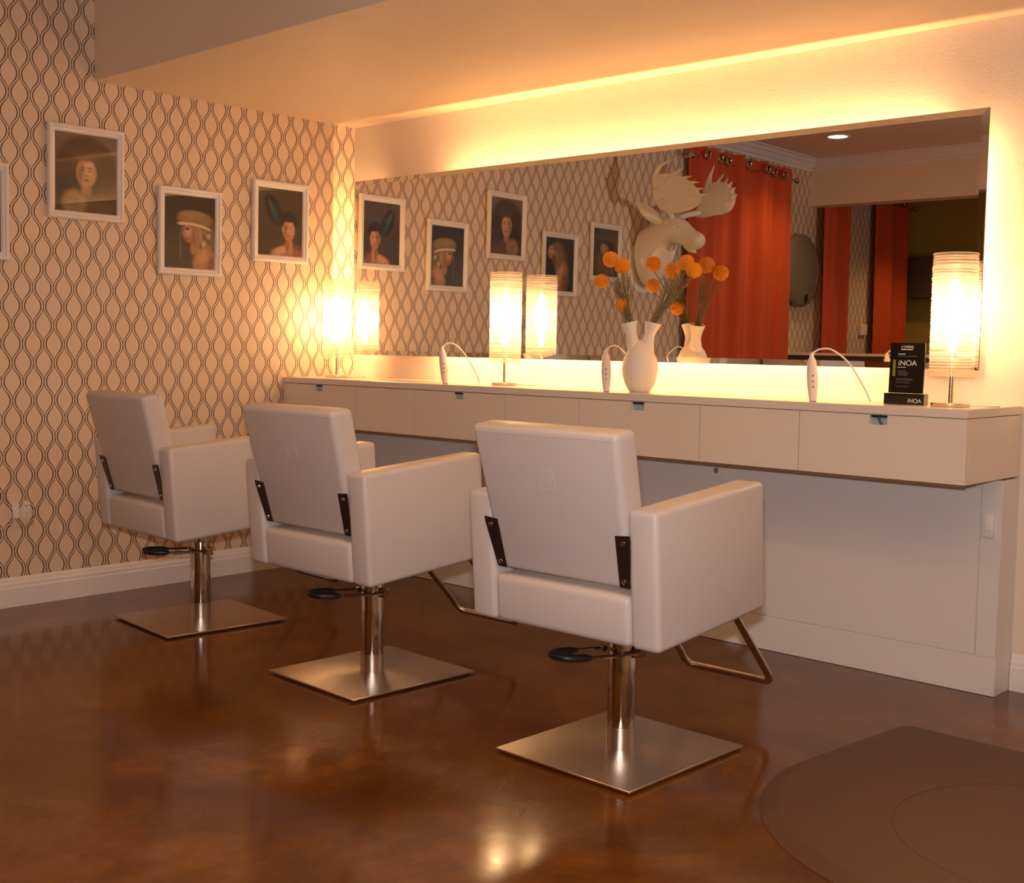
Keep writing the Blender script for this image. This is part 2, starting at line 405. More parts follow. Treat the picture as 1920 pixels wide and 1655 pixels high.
def face(cx, cy, s, turn=0, skin=SK, light=SKL):
    t = turn * s
    return [(cx, cy, .60 * s, .82 * s, 0, .12, skin, 1), (cx - t * .3 + .1 * s, cy - .15 * s, .35 * s, .5 * s, 0, .6, light, .7),
            (cx - .40 * s, cy + .1 * s, .16 * s, .6 * s, .2, .6, SKD, .5),
            (cx - .22 * s + t, cy - .12 * s, .12 * s, .035 * s, 0, .6, HD, .85), (cx + .24 * s + t, cy - .12 * s, .12 * s, .035 * s, 0, .6, HD, .85),
            (cx - .22 * s + t, cy - .27 * s, .17 * s, .03 * s, -.1, .5, HD, .8), (cx + .24 * s + t, cy - .27 * s, .17 * s, .03 * s, .1, .5, HD, .8),
            (cx + t + .02 * s, cy + .17 * s, .09 * s, .05 * s, 0, .6, SKD, .8), (cx + t, cy, .04 * s, .18 * s, 0, .8, light, .6),
            (cx + t + .02 * s, cy + .42 * s, .17 * s, .055 * s, 0, .5, LIP, .95)]
ART = {
 'A': (((.075, .052, .03), (.035, .026, .016)), [(.5, .85, .6, .18, 0, .6, (.05, .033, .018), .8), (.34, .32, .13, .25, -.52, .15, (.010, .009, .010), 1), (.36, .35, .055, .15, -.50, .7, (.02, .065, .07), .9), (.28, .25, .016, .12, -.45, .6, (.10, .12, .09), .7),
      (.52, .42, .07, .10, -.6, .4, HD, 1), (.70, .47, .155, .15, 0, .15, HD, 1), (.64, .99, .30, .13, 0, .2, SK, 1), (.50, .93, .14, .06, -.5, .5, SKL, .6), (.70, .86, .075, .16, 0, .3, SK, 1), (.66, .84, .03, .12, 0, .6, SKD, .7), (.88, .93, .09, .10, .4, .5, SKD, .8)] + face(.69, .61, .195, -.02) + [(.70, .445, .13, .04, 0, .3, HD, 1), (.555, .60, .018, .045, 0, .3, SK, 1)]),
 'B': (((.022, .015, .010), (.045, .036, .026)), [(.25, .85, .3, .3, 0, .7, (.075, .06, .042), .8), (.88, .62, .13, .24, .1, .4, (.20, .12, .06), 1)] +
      [(.78 + .11 * math.sin(k * 2.1), .48 + .055 * k, .035, .04, 0, .6, BLL if k % 2 else BL, .8) for k in range(7)] +
      [(.82, .93, .22, .22, .5, .2, SK, 1), (.75, .84, .09, .12, .5, .6, SKL, .6), (.92, .95, .05, .12, .2, .5, SKD, .7), (.60, .68, .07, .13, .3, .3, SK, 1), (.50, .50, .115, .145, .15, .2, SK, 1), (.47, .47, .05, .08, 0, .6, SKL, .8),
       (.39, .53, .035, .025, .5, .4, SK, 1), (.445, .46, .035, .015, 0, .5, HD, .95), (.45, .435, .045, .01, 0, .5, HD, .6), (.43, .59, .04, .014, 0, .5, LIP, .95), (.60, .56, .05, .12, 0, .5, SKD, .7), (.66, .52, .06, .16, 0, .5, BL, .9),
       (.60, .31, .30, .115, .05, .15, (.26, .17, .07), 1), (.60, .27, .2, .05, .05, .6, (.34, .23, .10), .8)] +
      [(.29 + .042 * k, .39 - .03 * math.sin(k * .21) + k * .004, .040, .017, .2, .7, (.80, .66, .42), .6) for k in range(15)] +
      [(.70 + .02 * k, .47 + .07 * k, .01, .07, .1, .6, BLL, .6) for k in range(5)] + [(.33, .48, .006, .10, .3, .6, BLL, .5), (.31, .72, .004, .15, 0, .6, BLL, .35)]),
 'C': (((.16, .11, .075), (.05, .03, .016)), [(.5, .42, .42, .40, 0, .12, (.055, .026, .012), 1), (.5, .75, .5, .35, 0, .5, (.06, .033, .018), 1), (.28, .72, .22, .2, 0, .5, (.018, .014, .013), .9), (.50, .70, .07, .14, 0, .4, SK, 1), (.55, .92, .38, .14, 0, .4, (.12, .06, .028), 1), (.30, .88, .16, .16, 0, .3, (.35, .21, .08), .9)] +
      [(.32, .84 + .035 * k, .10, .007, .1, .6, (.10, .05, .02), .8) for k in range(5)] + face(.50, .49, .23, 0, (.48, .27, .13), (.70, .46, .26)) + [(.50, .29, .17, .05, 0, .4, (.09, .045, .02), .9)]),
 'D': (((.03, .022, .016), (.02, .013, .01)), [(.45, .42, .20, .36, .25, .25, (.12, .065, .028), 1), (.52, .33, .13, .22, .3, .5, (.24, .14, .06), .9), (.60, .50, .06, .30, .15, .5, (.30, .19, .09), .7), (.45, .80, .17, .34, -.35, .25, SK, 1), (.50, .72, .06, .24, -.35, .6, SKL, .6), (.30, .85, .10, .25, -.2, .5, SKD, .8),
      (.78, .27, .12, .14, -.5, .2, SK, 1), (.80, .24, .06, .08, -.5, .6, SKL, .8), (.87, .25, .03, .018, -.6, .4, SK, 1), (.80, .22, .03, .012, -.3, .5, HD, .9), (.84, .31, .03, .013, -.4, .5, LIP, .9), (.70, .42, .06, .10, .2, .4, SKD, 1), (.62, .18, .12, .09, -.2, .4, (.22, .13, .055), 1)]),
 'E': (((.045, .032, .024), (.05, .028, .016)), [(.38, .36, .22, .13, 0, .3, HD, 1), (.30, .45, .12, .12, 0, .4, HD, 1), (.50, .74, .34, .30, 0, .35, (.17, .085, .045), 1), (.55, .42, .13, .13, .3, .25, (.36, .19, .11), 1), (.60, .39, .05, .06, 0, .6, SKL, .6), (.62, .40, .03, .012, 0, .5, HD, .9), (.64, .48, .03, .012, 0, .5, LIP, .9), (.36, .30, .2, .07, -.2, .5, HD, 1), (.5, .2, .3, .05, 0, .8, (.10, .08, .065), .5)]),
}
PM = bpy.data.materials.new('photo_print'); PM.use_nodes = True; t = NT(PM)
va = t.n('ShaderNodeVertexColor', layer_name='Col'); t.l(va.outputs[0], t.b.inputs['Base Color'])
t.b.inputs['Roughness'].default_value = .5; t.b.inputs['Coat Weight'].default_value = 1; t.b.inputs['Coat Roughness'].default_value = .015
def portrait(key, label, y_left, y_right, z0, z1, lean):
    wd, ht = y_right - y_left, z1 - z0
    root = thing('picture_frame', label, 'framed portrait', (0, (y_left + y_right) / 2, z0), 0, 'portraits hung on the patterned wall')
    L = bpy.data.objects
    b = .036
    prof = [(0, .001), (0, .018), (.006, .024), (.016, .024), (.020, .019), (.030, .017), (b, .010), (b, .001)]
    bm = bmesh.new(); rings = []
    for d, h in prof:
        rings.append([bm.verts.new((h + lean * (zz) / ht, yy, zz)) for yy, zz in ((-wd / 2 + d, d), (wd / 2 - d, d), (wd / 2 - d, ht - d), (-wd / 2 + d, ht - d))])
    n = len(rings)
    for i in range(n):
        a, c = rings[i], rings[(i + 1) % n]
        for k in range(4): bm.faces.new((a[k], a[(k + 1) % 4], c[(k + 1) % 4], c[k]))
    obj('frame', bm, M['frame'], root)
    bg, blobs = ART[key]; NU, NV = 84, 104
    bm = bmesh.new(); lay = bm.verts.layers.float_color.new('Col'); grid = []
    for j in range(NV + 1):
        row = []
        for i in range(NU + 1):
            u, v = i / NU, j / NV; zz = (ht - b) - v * (ht - 2 * b) + (0)
            vt = bm.verts.new((.009 + lean * zz / ht, -wd / 2 + b + u * (wd - 2 * b), zz)); c = paint(bg, blobs, u, v)
            g = 1 + .12 * noise.noise(Vector((u * 9, v * 9, ord(key)))); vt[lay] = (c[0] * g, c[1] * g, c[2] * g, 1); row.append(vt)
        grid.append(row)
    for j in range(NV):
        for i in range(NU): bm.faces.new((grid[j][i], grid[j + 1][i], grid[j + 1][i + 1], grid[j][i + 1]))
    obj('print', bm, PM, root)
portrait('A', 'white-framed portrait of a person with a tall dark pointed hairpiece, nearest the corner', -.694, -.337, 1.646, 2.069, .006)
portrait('B', 'white-framed portrait of a curly blond person in profile under a round cap of hair', -1.246, -.887, 1.547, 1.977, .008)
portrait('C', 'white-framed portrait of a pale face inside a huge round cloud of brown hair', -1.806, -1.428, 1.775, 2.204, .008)
portrait('D', 'white-framed portrait of a long-haired blond person looking upward, cut by the left edge', -2.37, -1.988, 1.565, 1.993, .006)
portrait('E', 'white-framed portrait of a dark-haired person, seen only in the mirror behind the flowers', -2.89, -2.523, 1.692, 2.098, .006)

# ------------------------------------------------------------------ styling chairs
def rotx(a): return Matrix.Rotation(a, 4, 'X')
def make_chair(label, x, y, th):
    root = thing('salon_chair', label, 'salon chair', (x, y, 0), th, 'white styling chairs in front of the counter')
    tilt = Matrix.Translation((0, -.299, .410)) @ rotx(math.radians(4.6))
    Dp, Hh, Wd, T = .552, .384, .3415, .095
    # base
    obj('base_plate', bx(-.2555, .2555, -.282, .282, .006, .014, .0015, 1), M['steel'], root, rot=(0, 0, -th - .008), label='square brushed steel base plate')
    obj('floor_glide', bx(-.24, .24, -.266, .266, .0005, .006), M['black'], root, rot=(0, 0, -th - .008))
    obj('lower_sleeve', lathe(bmesh.new(), [(0, .0142), (.0425, .0142), (.0425, .082), (0, .082)], 40), M['steel'], root, smooth=False)
    for o in [root]: pass
    pl = obj('hydraulic_column', lathe(bmesh.new(), [(0, .0825), (.0410, .0825), (.0410, .345), (.039, .351), (.0, .351)], 40), M['chrome'], root)
    obj('piston', lathe(bmesh.new(), [(0, .3515), (.0165, .3515), (.0165, .41), (0, .41)], 24), M['chrome'], pl)
    obj('mounting_plate', bx(-.09, .09, -.10, .12, 0, .008, .002, 1, mtx=Matrix.Translation((0, 0, .4115)) @ rotx(math.radians(4.6))), M['dark'], root)
    # pump lever: loop of rod with black grip
    d = Vector((-.36, -.93, 0)).normalized(); s = Vector((.93, -.36, 0)).normalized(); z = .312
    def q(a, b, dz=0): return tuple(d * a + s * b + Vector((0, 0, z + dz)))
    path = catmull([q(-.03, .055), q(.07, .056), q(.16, .05, .002), q(.215, .035, .004), q(.235, 0, .006), q(.22, -.03, .005), q(.16, -.04, .003), q(.05, -.046)], 8)
    lv = obj('pump_lever', tube(bmesh.new(), path, .0055, 10), M['chrome'], root, smooth=True)
    k0 = int(len(path) * .26); k1 = int(len(path) * .90)
    gp = path[k0:k1]; n = len(gp)
    obj('grip', tube(bmesh.new(), gp, .012, 12, rs=[.0125 * min(1, .6 + min(i, n - 1 - i) * .2) for i in range(n)]), M['black'], lv, smooth=True)
    bm = bmesh.new(); tube(bm, [q(-.03, .030), q(-.03, .066)], .013, 12)
    box(bm, -.012, .012, -.012, .012, z - .018, z + .018, mtx=Matrix.Translation(d * -.03 + s * .045) @ Matrix.Rotation(.37, 4, 'Z'))
    obj('lever_bracket', bm, M['chrome'], lv)
    obj('lever_pivot', tube(bmesh.new(), [q(.04, -.034), q(.04, -.052)], .010, 12), M['chrome'], lv)
    # seat cushion
    obj('seat', bx(-Wd + T + .002, Wd - T - .002, 0, Dp + .012, 0, .142, .020, 4, mtx=tilt), M['leather'], root, smooth=True)
    # arms
    for sx in (-1, 1):
        a, b = (Wd - T, Wd) if sx > 0 else (-Wd, -Wd + T)
        ar = obj('armrest', bx(a, b, 0, Dp, 0, Hh, .017, 4, mtx=tilt), M['leather'], root, smooth=True)
        bm = bmesh.new()
        xo = sx * (Wd - .012)
        pth = [tilt @ Vector((xo, yy, zz)) for yy, zz in ((.004, .02), (.004, Hh - .012), (.012, Hh - .004), (Dp - .012, Hh - .004), (Dp - .004, Hh - .012), (Dp - .004, .02))]
        obj('piping', tube(bm, pth, .0022, 6), M['leather'], ar, smooth=True)
    # backrest
    rb, rt, zb, zt, tk = -.293, -.405, .567, .997, .100
    f0 = (rb + tk, zb + .026); f1 = (rt + tk * .93, zt + .012)
    wb, wt = .236, .262
    pts = [(-wb, rb, zb), (wb, rb, zb), (wt, rt, zt), (-wt, rt, zt), (-wb, f0[0], f0[1]), (wb, f0[0], f0[1]), (wt, f1[0], f1[1]), (-wt, f1[0], f1[1])]
    back = obj('backrest', hull8(bmesh.new(), pts, .020, 4), M['leather'], root, smooth=True)
    bm = bmesh.new(); nrm = Vector((0, -(zt - zb), (rt - rb))).normalized()
    def bpnt(fx, fz, off=.0): # point on rear face
        y_ = rb + (rt - rb) * fz; z_ = zb + (zt - zb) * fz; w_ = wb + (wt - wb) * fz
        return Vector((fx * w_, y_, z_)) + nrm * off
    tube(bm, [bpnt(-.93, .955, -.0006), bpnt(.93, .955, -.0006)], .0013, 6)
    obj('seam', bm, M['leather'], back, smooth=True)
    # embossed square monogram
    bm = bmesh.new(); sc = lambda u, v: bpnt(.0 + u, .665 + v, -.0004)
    tube(bm, [sc(-.1, -.06), sc(.1, -.06), sc(.1, .06), sc(-.1, .06)], .0011, 6, closed=True)
    tube(bm, [sc(-.055, .035), sc(-.055, -.03), sc(0.0, -.03), sc(0, .035), sc(.055, .035), sc(.055, -.03)], .0009, 6)
    obj('embossed_mark', bm, M['logo'], back)
    # black hinge plates with two screws each
    for sx in (-1, 1):
        def hp(dx, fz, off): p = bpnt(0, fz, off); p.x = sx * dx; return p
        o1 = [hp(.214, .355, .001), hp(.262, .365, .001), hp(.262, .33, .001), hp(.240, .02, .001), hp(.207, .02, .001)]
        bm = bmesh.new(); A = [bm.verts.new(p + nrm * .003) for p in o1]; B = [bm.verts.new(p - nrm * .001) for p in o1]
        bm.faces.new(A); bm.faces.new(B[::-1])
        for i in range(5): bm.faces.new((A[i], A[(i + 1) % 5], B[(i + 1) % 5], B[i]))
        hb = obj('hinge_plate', bm, M['dark'], root, label='black steel hinge plate')
        for fx, fz in ((.240, .315), (.225, .06)):
            obj('screw', lathe(bmesh.new(), [(0, 0), (.0075, 0), (.0065, .003), (.003, .005), (0, .0052)], 14, hp(fx, fz, .0045), nrm), M['chrome'], hb, smooth=True)
    # footrest: two bars and a cross tube
    fx, y2, z2 = .165, .614, .124
    pth = [(-fx, .32, .438), (-fx, y2 - .05, z2 + .055), (-fx, y2 - .02, z2 + .018), (-fx + .02, y2, z2), (-fx + .05, y2 + .006, z2 - .002), (fx - .05, y2 + .006, z2 - .002), (fx - .02, y2, z2), (fx, y2 - .02, z2 + .018), (fx, y2 - .05, z2 + .055), (fx, .32, .438)]
    obj('footrest', tube(bmesh.new(), [pth[0]] + catmull(pth[1:-1], 5) + [pth[-1]], .0125, 12), M['chrome'], root, smooth=True)
    return root
chairs = []
c0 = make_chair('white salon chair standing closest to the camera, below the counter right half', 3.174, -1.563, .022)
index_kids(c0)
for lab, x, y, th in (('white salon chair standing in the middle of the row of three', 1.997, -1.546, -.005), ('white salon chair farthest left, nearest the patterned wall', .808, -1.517, -.057)):
    c = copy_tree(c0); c.location = (x, y, 0); c.rotation_euler = (0, 0, th); c['label'] = lab

# ------------------------------------------------------------------ table lamps
def make_lamp(label, x, y):
    root = thing('table_lamp', label, 'table lamp', (x, y, HC + .0005), 0, 'lit cylinder lamps on the counter')
    obj('lamp_base', lathe(bmesh.new(), [(0, 0), (.065, 0), (.066, .002), (.066, .010), (.064, .012), (.012, .013), (0, .013)], 40), M['brass'], root)
    obj('pole', lathe(bmesh.new(), [(0, .0135), (.0085, .0135), (.0085, .16), (.015, .162), (.015, .185), (0, .185)], 20), M['brass'], root)
    bm = bmesh.new(); prof = []
    n = 84
    for k in range(n + 1):
        zz = .105 + (.530 - .105) * k / n
        prof.append((.0755 + (.0010 if k % 2 else -.0006) + .0013 * random.uniform(-1, 1), zz))
    seg = 48; rings = []
    for r, zz in prof: rings.append([bm.verts.new(((r + .0009 * random.uniform(-1, 1)) * math.cos(2 * PI * i / seg), r * math.sin(2 * PI * i / seg), zz)) for i in range(seg)])
    for a, b in zip(rings, rings[1:]):
        for i in range(seg): bm.faces.new((a[i], a[(i + 1) % seg], b[(i + 1) % seg], b[i]))
    sh = obj('lamp_shade', bm, M['shade'], root, smooth=True, label='clear ribbed plastic cylinder shade')
    bm = bmesh.new(); tube(bm, [(.0, 0, .175), (.0745, 0, .175)], .0015, 6); tube(bm, [(0, 0, .175), (-.037, .0645, .175)], .0015, 6); tube(bm, [(0, 0, .175), (-.037, -.0645, .175)], .0015, 6)
    obj('shade_spider', bm, M['brass'], root)
    obj('bulb', lathe(bmesh.new(), [(0, .187), (.010, .19), (.012, .215), (.020, .25), (.029, .285), (.033, .315), (.031, .345), (.024, .38), (.015, .415), (.006, .44), (0, .445)], 20), M['bulb'], root, smooth=True)
    obj('power_cord', tube(bmesh.new(), catmull([(.066, .0, .006), (.10, .02, .004), (.14, .0, .004), (.15, .06, .004), (.12, .10, .004)], 6), .0025, 6), M['cord'], root)
    return root
l0 = make_lamp('lit cylinder lamp at the left end of the counter by the patterned wall', .165, -.25)
KIDS.clear(); index_kids(l0)
for lab, x, y in (('lit cylinder lamp standing between the two left curling irons', 1.425, -.25), ('lit cylinder lamp at the right end of the counter beside the black sign', 3.615, -.30)):
    c = copy_tree(l0); c.location = (x, y, HC + .0005); c['label'] = lab

# ------------------------------------------------------------------ vase with dried flowers
VX, VY = 2.262, -.300; VA = Vector((.8, .6, 0))
vs = thing('twin_neck_vase', 'matte white twin-necked vase holding orange ball flowers', 'vase', (VX, VY, HC + .0005))
bm = bmesh.new()
lathe(bm, [(0, 0), (.040, 0), (.046, .004), (.064, .035), (.075, .075), (.077, .105), (.070, .140), (.056, .172), (.040, .196), (.026, .212), (0, .220)], 40)
obj('vase_body', bm, M['ceramic'], vs, smooth=True)
necks = []
for sg in (-1, 1):
    base = VA * (sg * .020) + Vector((0, 0, .165)); top = VA * (sg * .050) + Vector((0, 0, .293)); ax = (top - base)
    bm = bmesh.new(); n = 14; seg = 28; rings = []; qd = Vector((0, 0, 1)).rotation_difference(ax.normalized())
    for (r, f) in [(.036, 0), (.030, .25), (.023, .48), (.022, .6), (.027, .8), (.036, 1), (.0335, 1.0), (.024, .8), (.018, .6), (.018, .45)]:
        cc = base + ax * f
        rings.append([bm.verts.new(cc + qd @ Vector((r * math.cos(2 * PI * i / seg), r * math.sin(2 * PI * i / seg), 0))) for i in range(seg)])
    for a, b in zip(rings, rings[1:]):
        for i in range(seg): bm.faces.new((a[i], a[(i + 1) % seg], b[(i + 1) % seg], b[i]))
    bm.faces.new(rings[-1]); bm.faces.new(rings[0][::-1])
    obj('vase_neck', bm, M['ceramic'], vs, smooth=True)
    necks.append((Vector((VX, VY, HC)) + base + ax * .52, Vector((VX, VY, HC)) + top))
FL = [(2.063, -.266, 1.603, 0, .034, 'orange ball flower standing highest at the left of the bunch'), (2.150, -.293, 1.571, 0, .035, 'orange ball flower just right of the highest left one'),
      (2.041, -.298, 1.507, 0, .031, 'orange ball flower leaning out farthest left'), (2.169, -.311, 1.402, 0, .031, 'lowest orange ball flower, close above the left vase neck'),
      (2.399, -.176, 1.582, 1, .034, 'orange ball flower standing highest above the right vase neck'), (2.455, -.200, 1.548, 1, .033, 'orange ball flower just below and right of the highest right one')]
def ico(bm, c, r, sub=3):
    g = bmesh.ops.create_icosphere(bm, subdivisions=sub, radius=r, matrix=Matrix.Translation(c))
    for v in g['verts']:
        d = (v.co - Vector(c)); v.co = Vector(c) + d * (1 + .06 * random.uniform(-1, 1))
for x, y, z, k, r, lab in FL:
    root = thing('ball_flower', lab, 'flower', (x, y, z - r), 0, 'orange ball flowers in the vase')
    O = Vector((x, y, z - r)); bm = bmesh.new(); ico(bm, (0, 0, r), r, 4)
    obj('flower_head', bm, M['billy'], root)
    a, b = necks[k]; mid = (b * .45 + Vector((x, y, z)) * .55) + Vector((0, 0, -.02))
    obj('stem', tube(bmesh.new(), [p - O for p in catmull([a, b, mid, (x, y, z - r * .8)], 8)], .0018, 6), M['stem'], root)
for k in (0, 1):
    a, b = necks[k]; dirs = Vector((-.30, .10, 1)) if k == 0 else Vector((.42, .28, 1))
    bm = bmesh.new()
    for i in range(26):
        e = b + (dirs + Vector((random.gauss(0, .16), random.gauss(0, .12), 0))) * random.uniform(.14, .235)
        s_ = b + VA * random.uniform(-.015, .015) + Vector((random.uniform(-.01, .01), random.uniform(-.012, .012), -.005))
        tube(bm, catmull([a + (s_ - b) * .5, s_, (s_ + e) / 2 + Vector((0, 0, -.004)), e], 4), .0015, 5)
    o = obj('dry_stems', bm, M['stem']); tag(o, ['bundle of thin bare dry stems fanning from the left vase neck', 'bundle of thin bare dry stems fanning from the right vase neck'][k], 'dried stems'); o['kind'] = 'stuff'

# ------------------------------------------------------------------ hair irons standing in the counter
def make_iron(label, x, y, lean, arc):
    root = thing('hair_iron', label, 'hair iron', (x, y, HC + .0005), 0, 'white hair irons standing on the counter')
    top = Vector((lean, .02, .158)); ax = top.normalized()
    bm = bmesh.new(); n = 14; rings = []; L = top.length; side = Vector((.8, .6, 0)); dep = ax.cross(side).normalized(); side = dep.cross(ax)
    for i in range(n + 1):
        f = i / n; w_ = .013 + .007 * math.sin(f * PI * .9) ** 1 ; w_ *= (1 if f < .95 else .75); d_ = .011 + .003 * f
        c_ = ax * (L * f)
        rings.append([bm.verts.new(c_ + side * (w_ * math.cos(2 * PI * k / 16)) + dep * (d_ * math.sin(2 * PI * k / 16))) for k in range(16)])
    for a, b in zip(rings, rings[1:]):
        for k in range(16): bm.faces.new((a[k], a[(k + 1) % 16], b[(k + 1) % 16], b[k]))
    bm.faces.new(rings[0][::-1]); bm.faces.new(rings[-1])
    bd = obj('iron_body', bm, M['iron'], root, smooth=True)
    obj('cord_guard', tube(bmesh.new(), [top, top + ax * .012, top + ax * .022 + side * .006], .006, 10, rs=[.010, .008, .005]), M['cord'], bd, smooth=True)
    bm = bmesh.new()
    for f in (.32, .45, .58): lathe(bm, [(0, 0), (.0035, 0), (.003, .0015), (0, .0015)], 10, ax * (L * f) - dep * .0125 if dep.y > 0 else ax * (L * f) + dep * .0125, -dep if dep.y > 0 else dep)
    obj('button', bm, M['grey'], bd)
    st = top + ax * .02 + side * .005
    obj('cord', tube(bmesh.new(), catmull([st, st + Vector((.14 * arc[0], .14 * arc[1], .014)), st + Vector((.38 * arc[0], .38 * arc[1], .012)), st + Vector((.72 * arc[0], .72 * arc[1], -.035)), (arc[0], arc[1], .055), (arc[0] * 1.15, arc[1] * 1.1, .004)], 8), .0033, 8), M['cord'], root, smooth=True)
make_iron('white hair iron standing left of the middle lamp', 1.196, -.42, -.045, (.105, .10))
make_iron('white hair iron leaning beside the twin-necked vase', 2.178, -.42, -.022, (.0, .20))
make_iron('white hair iron standing between the vase and the black sign', 3.149, -.42, -.022, (.15, .10))

# ------------------------------------------------------------------ black sign
def text(name, s, size, m, parent, mtx, ext=.0003, align='LEFT'):
    cu = bpy.data.curves.new(name, 'FONT'); cu.body = s; cu.size = size; cu.extrude = ext; cu.align_x = align
    tmp = bpy.data.objects.new(name + '_tmp', cu); col.objects.link(tmp); bpy.context.view_layer.update()
    me = bpy.data.meshes.new_from_object(tmp.evaluated_get(bpy.context.evaluated_depsgraph_get())); bpy.data.objects.remove(tmp)
    me.materials.clear(); me.materials.append(m); me.transform(mtx); me.name = name
    o = bpy.data.objects.new(name, me); col.objects.link(o); o.parent = parent; return o
sg = thing('counter_sign', 'black upright advertising card in a black block stand beside the right lamp', 'sign', (3.462, -.325, HC + .0005), .10)
obj('sign_stand', bx(-.072, .072, -.020, .026, 0, .040, .001, 1), M['sign'], sg)
cardM = Matrix.Translation((0, 0, .0405)) @ rotx(-.05)
cd_ = obj('card', bx(-.062, .062, -.003, .003, 0, .178, mtx=cardM), M['sign'], sg)
Tf = lambda x, z, y=-.0034: cardM @ Matrix.Translation((x, y, z)) @ Matrix.Rotation(PI / 2, 4, 'X')
text('lettering', "L'ORÉAL", .0125, M['signtext'], cd_, Tf(-.024, .160))
text('lettering', "iNOA", .027, M['signtext'], cd_, Tf(-.032, .098))
for a, b, z, hh, mm in ((-.024, .018, .1535, .003, 'signtext'), (-.034, -.008, .137, .003, 'signtext'), (-.034, -.004, .0905, .002, 'signtext'), (-.034, .035, .1305, .0018, 'signgrey'), (-.030, -.002, .078, .0018, 'signgrey'), (-.030, .004, .073, .0018, 'signgrey'), (-.030, .008, .068, .0018, 'signgrey'),
                     (-.030, .002, .063, .0018, 'signgrey'), (-.036, .022, .050, .0018, 'signgrey'), (-.036, .026, .045, .0018, 'signgrey'), (-.036, .014, .037, .0018, 'signgrey'), (-.036, .010, .022, .0018, 'signgrey')):
    obj('printed_line', bx(a, b, -.0036, -.0032, z, z + hh, mtx=cardM), M[mm], cd_)
obj('green_flash', bx(-.050, -.041, -.0036, -.0032, .060, .118, mtx=cardM), M['green'], cd_, label='green streak printed on the card')
text('lettering', "iNOA", .020, M['signtext'], sg, Matrix.Translation((.014, -.0203, .008)) @ Matrix.Rotation(PI / 2, 4, 'X'))

# ------------------------------------------------------------------ floor mat
def arc_pts(cx, cy, r, a0, a1, n): return [(cx + r * math.cos(a0 + (a1 - a0) * i / n), cy + r * math.sin(a0 + (a1 - a0) * i / n)) for i in range(n + 1)]
mt = thing('floor_mat', 'dark brown anti-fatigue mat with a rounded front edge on the floor', 'floor mat', (4.28, -1.30, 0))
out = [(-.60, .60), (.60, .60)] + arc_pts(0, -.02, .665, 0, -PI, 40)
out = [(-.59, .60), (-.61, .59), (-.665, .02)] + arc_pts(0, 0, .665, PI, 2 * PI, 44)[1:] + [(.61, .59), (.59, .60)]
bm = bmesh.new()
def ring(f, z): return [bm.verts.new((x * f, y * f if y < .5 else y - (1 - f) * .6, z)) for x, y in out]
rg = [ring(1, .0008), ring(.998, .003), ring(.935, .019), ring(.925, .020)]
for a, b in zip(rg, rg[1:]):
    for i in range(len(out)): bm.faces.new((a[i], a[(i + 1) % len(out)], b[(i + 1) % len(out)], b[i]))
bm.faces.new(rg[-1]); bm.faces.new(rg[0][::-1])
obj('mat_surface', bm, M['mat'], mt)
obj('recess_ring', tube(bmesh.new(), [(.10 + x, -.06 + y, .0202) for x, y in arc_pts(0, 0, .385, 0, 2 * PI, 64)[:-1]], .0012, 6, closed=True), M['mat'], mt)

# ------------------------------------------------------------------ things on the left wall seen in the mirror
def curtain(label, y0, y1, grom, cut=False, z1=2.79, seed=1):
    root = thing('orange_curtain', label, 'curtain', (.10, (y0 + y1) / 2, .02), 0, 'orange curtains along the patterned wall')
    yc = (y0 + y1) / 2; n = 160; bm = bmesh.new(); rows = []; rnd = random.Random(seed); ph = [rnd.uniform(0, 6) for _ in range(4)]
    nf = max(2, len(grom))
    for j in range(13):
        z = j / 12 * (z1 - .02); row = []
        for i in range(n + 1):
            f = i / n; y = y0 + (y1 - y0) * f - yc
            x = .034 * math.sin(f * nf * PI * 1.0 + ph[0]) + .020 * math.sin(f * nf * 2.3 * PI + ph[1] + z * .3) + .006 * math.sin(f * 31 + z * 1.3)
            row.append(bm.verts.new((x, y, z)))
        rows.append(row)
    for a, b in zip(rows, rows[1:]):
        for i in range(n): bm.faces.new((a[i], a[i + 1], b[i + 1], b[i]))
    o = obj('fabric', bm, M['curtain'], root, smooth=True)
    md = o.modifiers.new('thickness', 'SOLIDIFY'); md.thickness = .003
    for gy in grom:
        f = (gy - y0) / (y1 - y0); x = .045 * math.sin(f * nf * PI + ph[0]) + .012
        g = obj('grommet', tube(bmesh.new(), [(x + .022, gy - yc + .032 * math.cos(a), z1 - .085 + .032 * math.sin(a)) for a in [2 * PI * k / 24 for k in range(24)]], .011, 8, closed=True), M['chrome'], root, smooth=True)
curtain('wide orange grommet curtain hanging behind the moose head, seen in the mirror', -5.27, -3.72, [-3.838, -4.046, -4.218, -4.456, -4.757, -4.95, -5.129], z1=2.785, seed=3)
curtain('orange curtain hanging just beyond the ceiling beam, its top hidden', -6.57, -5.96, [-6.0, -6.2, -6.4, -6.55], z1=2.785, seed=5)
curtain('farthest orange curtain, next to the olive wall, seen in the mirror', -7.78, -7.12, [-7.222, -7.48, -7.667], z1=2.785, seed=8)
def rod(label, y0, y1):
    root = thing('curtain_rod', label, 'curtain rod', (.105, (y0 + y1) / 2, 2.70)); h = (y1 - y0) / 2
    obj('pole', tube(bmesh.new(), [(0, -h, 0), (0, h, 0)], .008, 14), M['chrome'], root, smooth=True)
    for s in (-1, 1):
        bm = bmesh.new(); bmesh.ops.create_uvsphere(bm, u_segments=16, v_segments=10, radius=.028, matrix=Matrix.Translation((0, s * (h + .02), 0)))
        obj('finial', bm, M['chrome'], root, smooth=True)
        obj('wall_bracket', tube(bmesh.new(), [(-.114, s * (h - .02), 0), (0, s * (h - .02), 0)], .008, 10), M['chrome'], root)
rod('chrome curtain rod above the wide curtain behind the moose head', -5.36, -3.69)
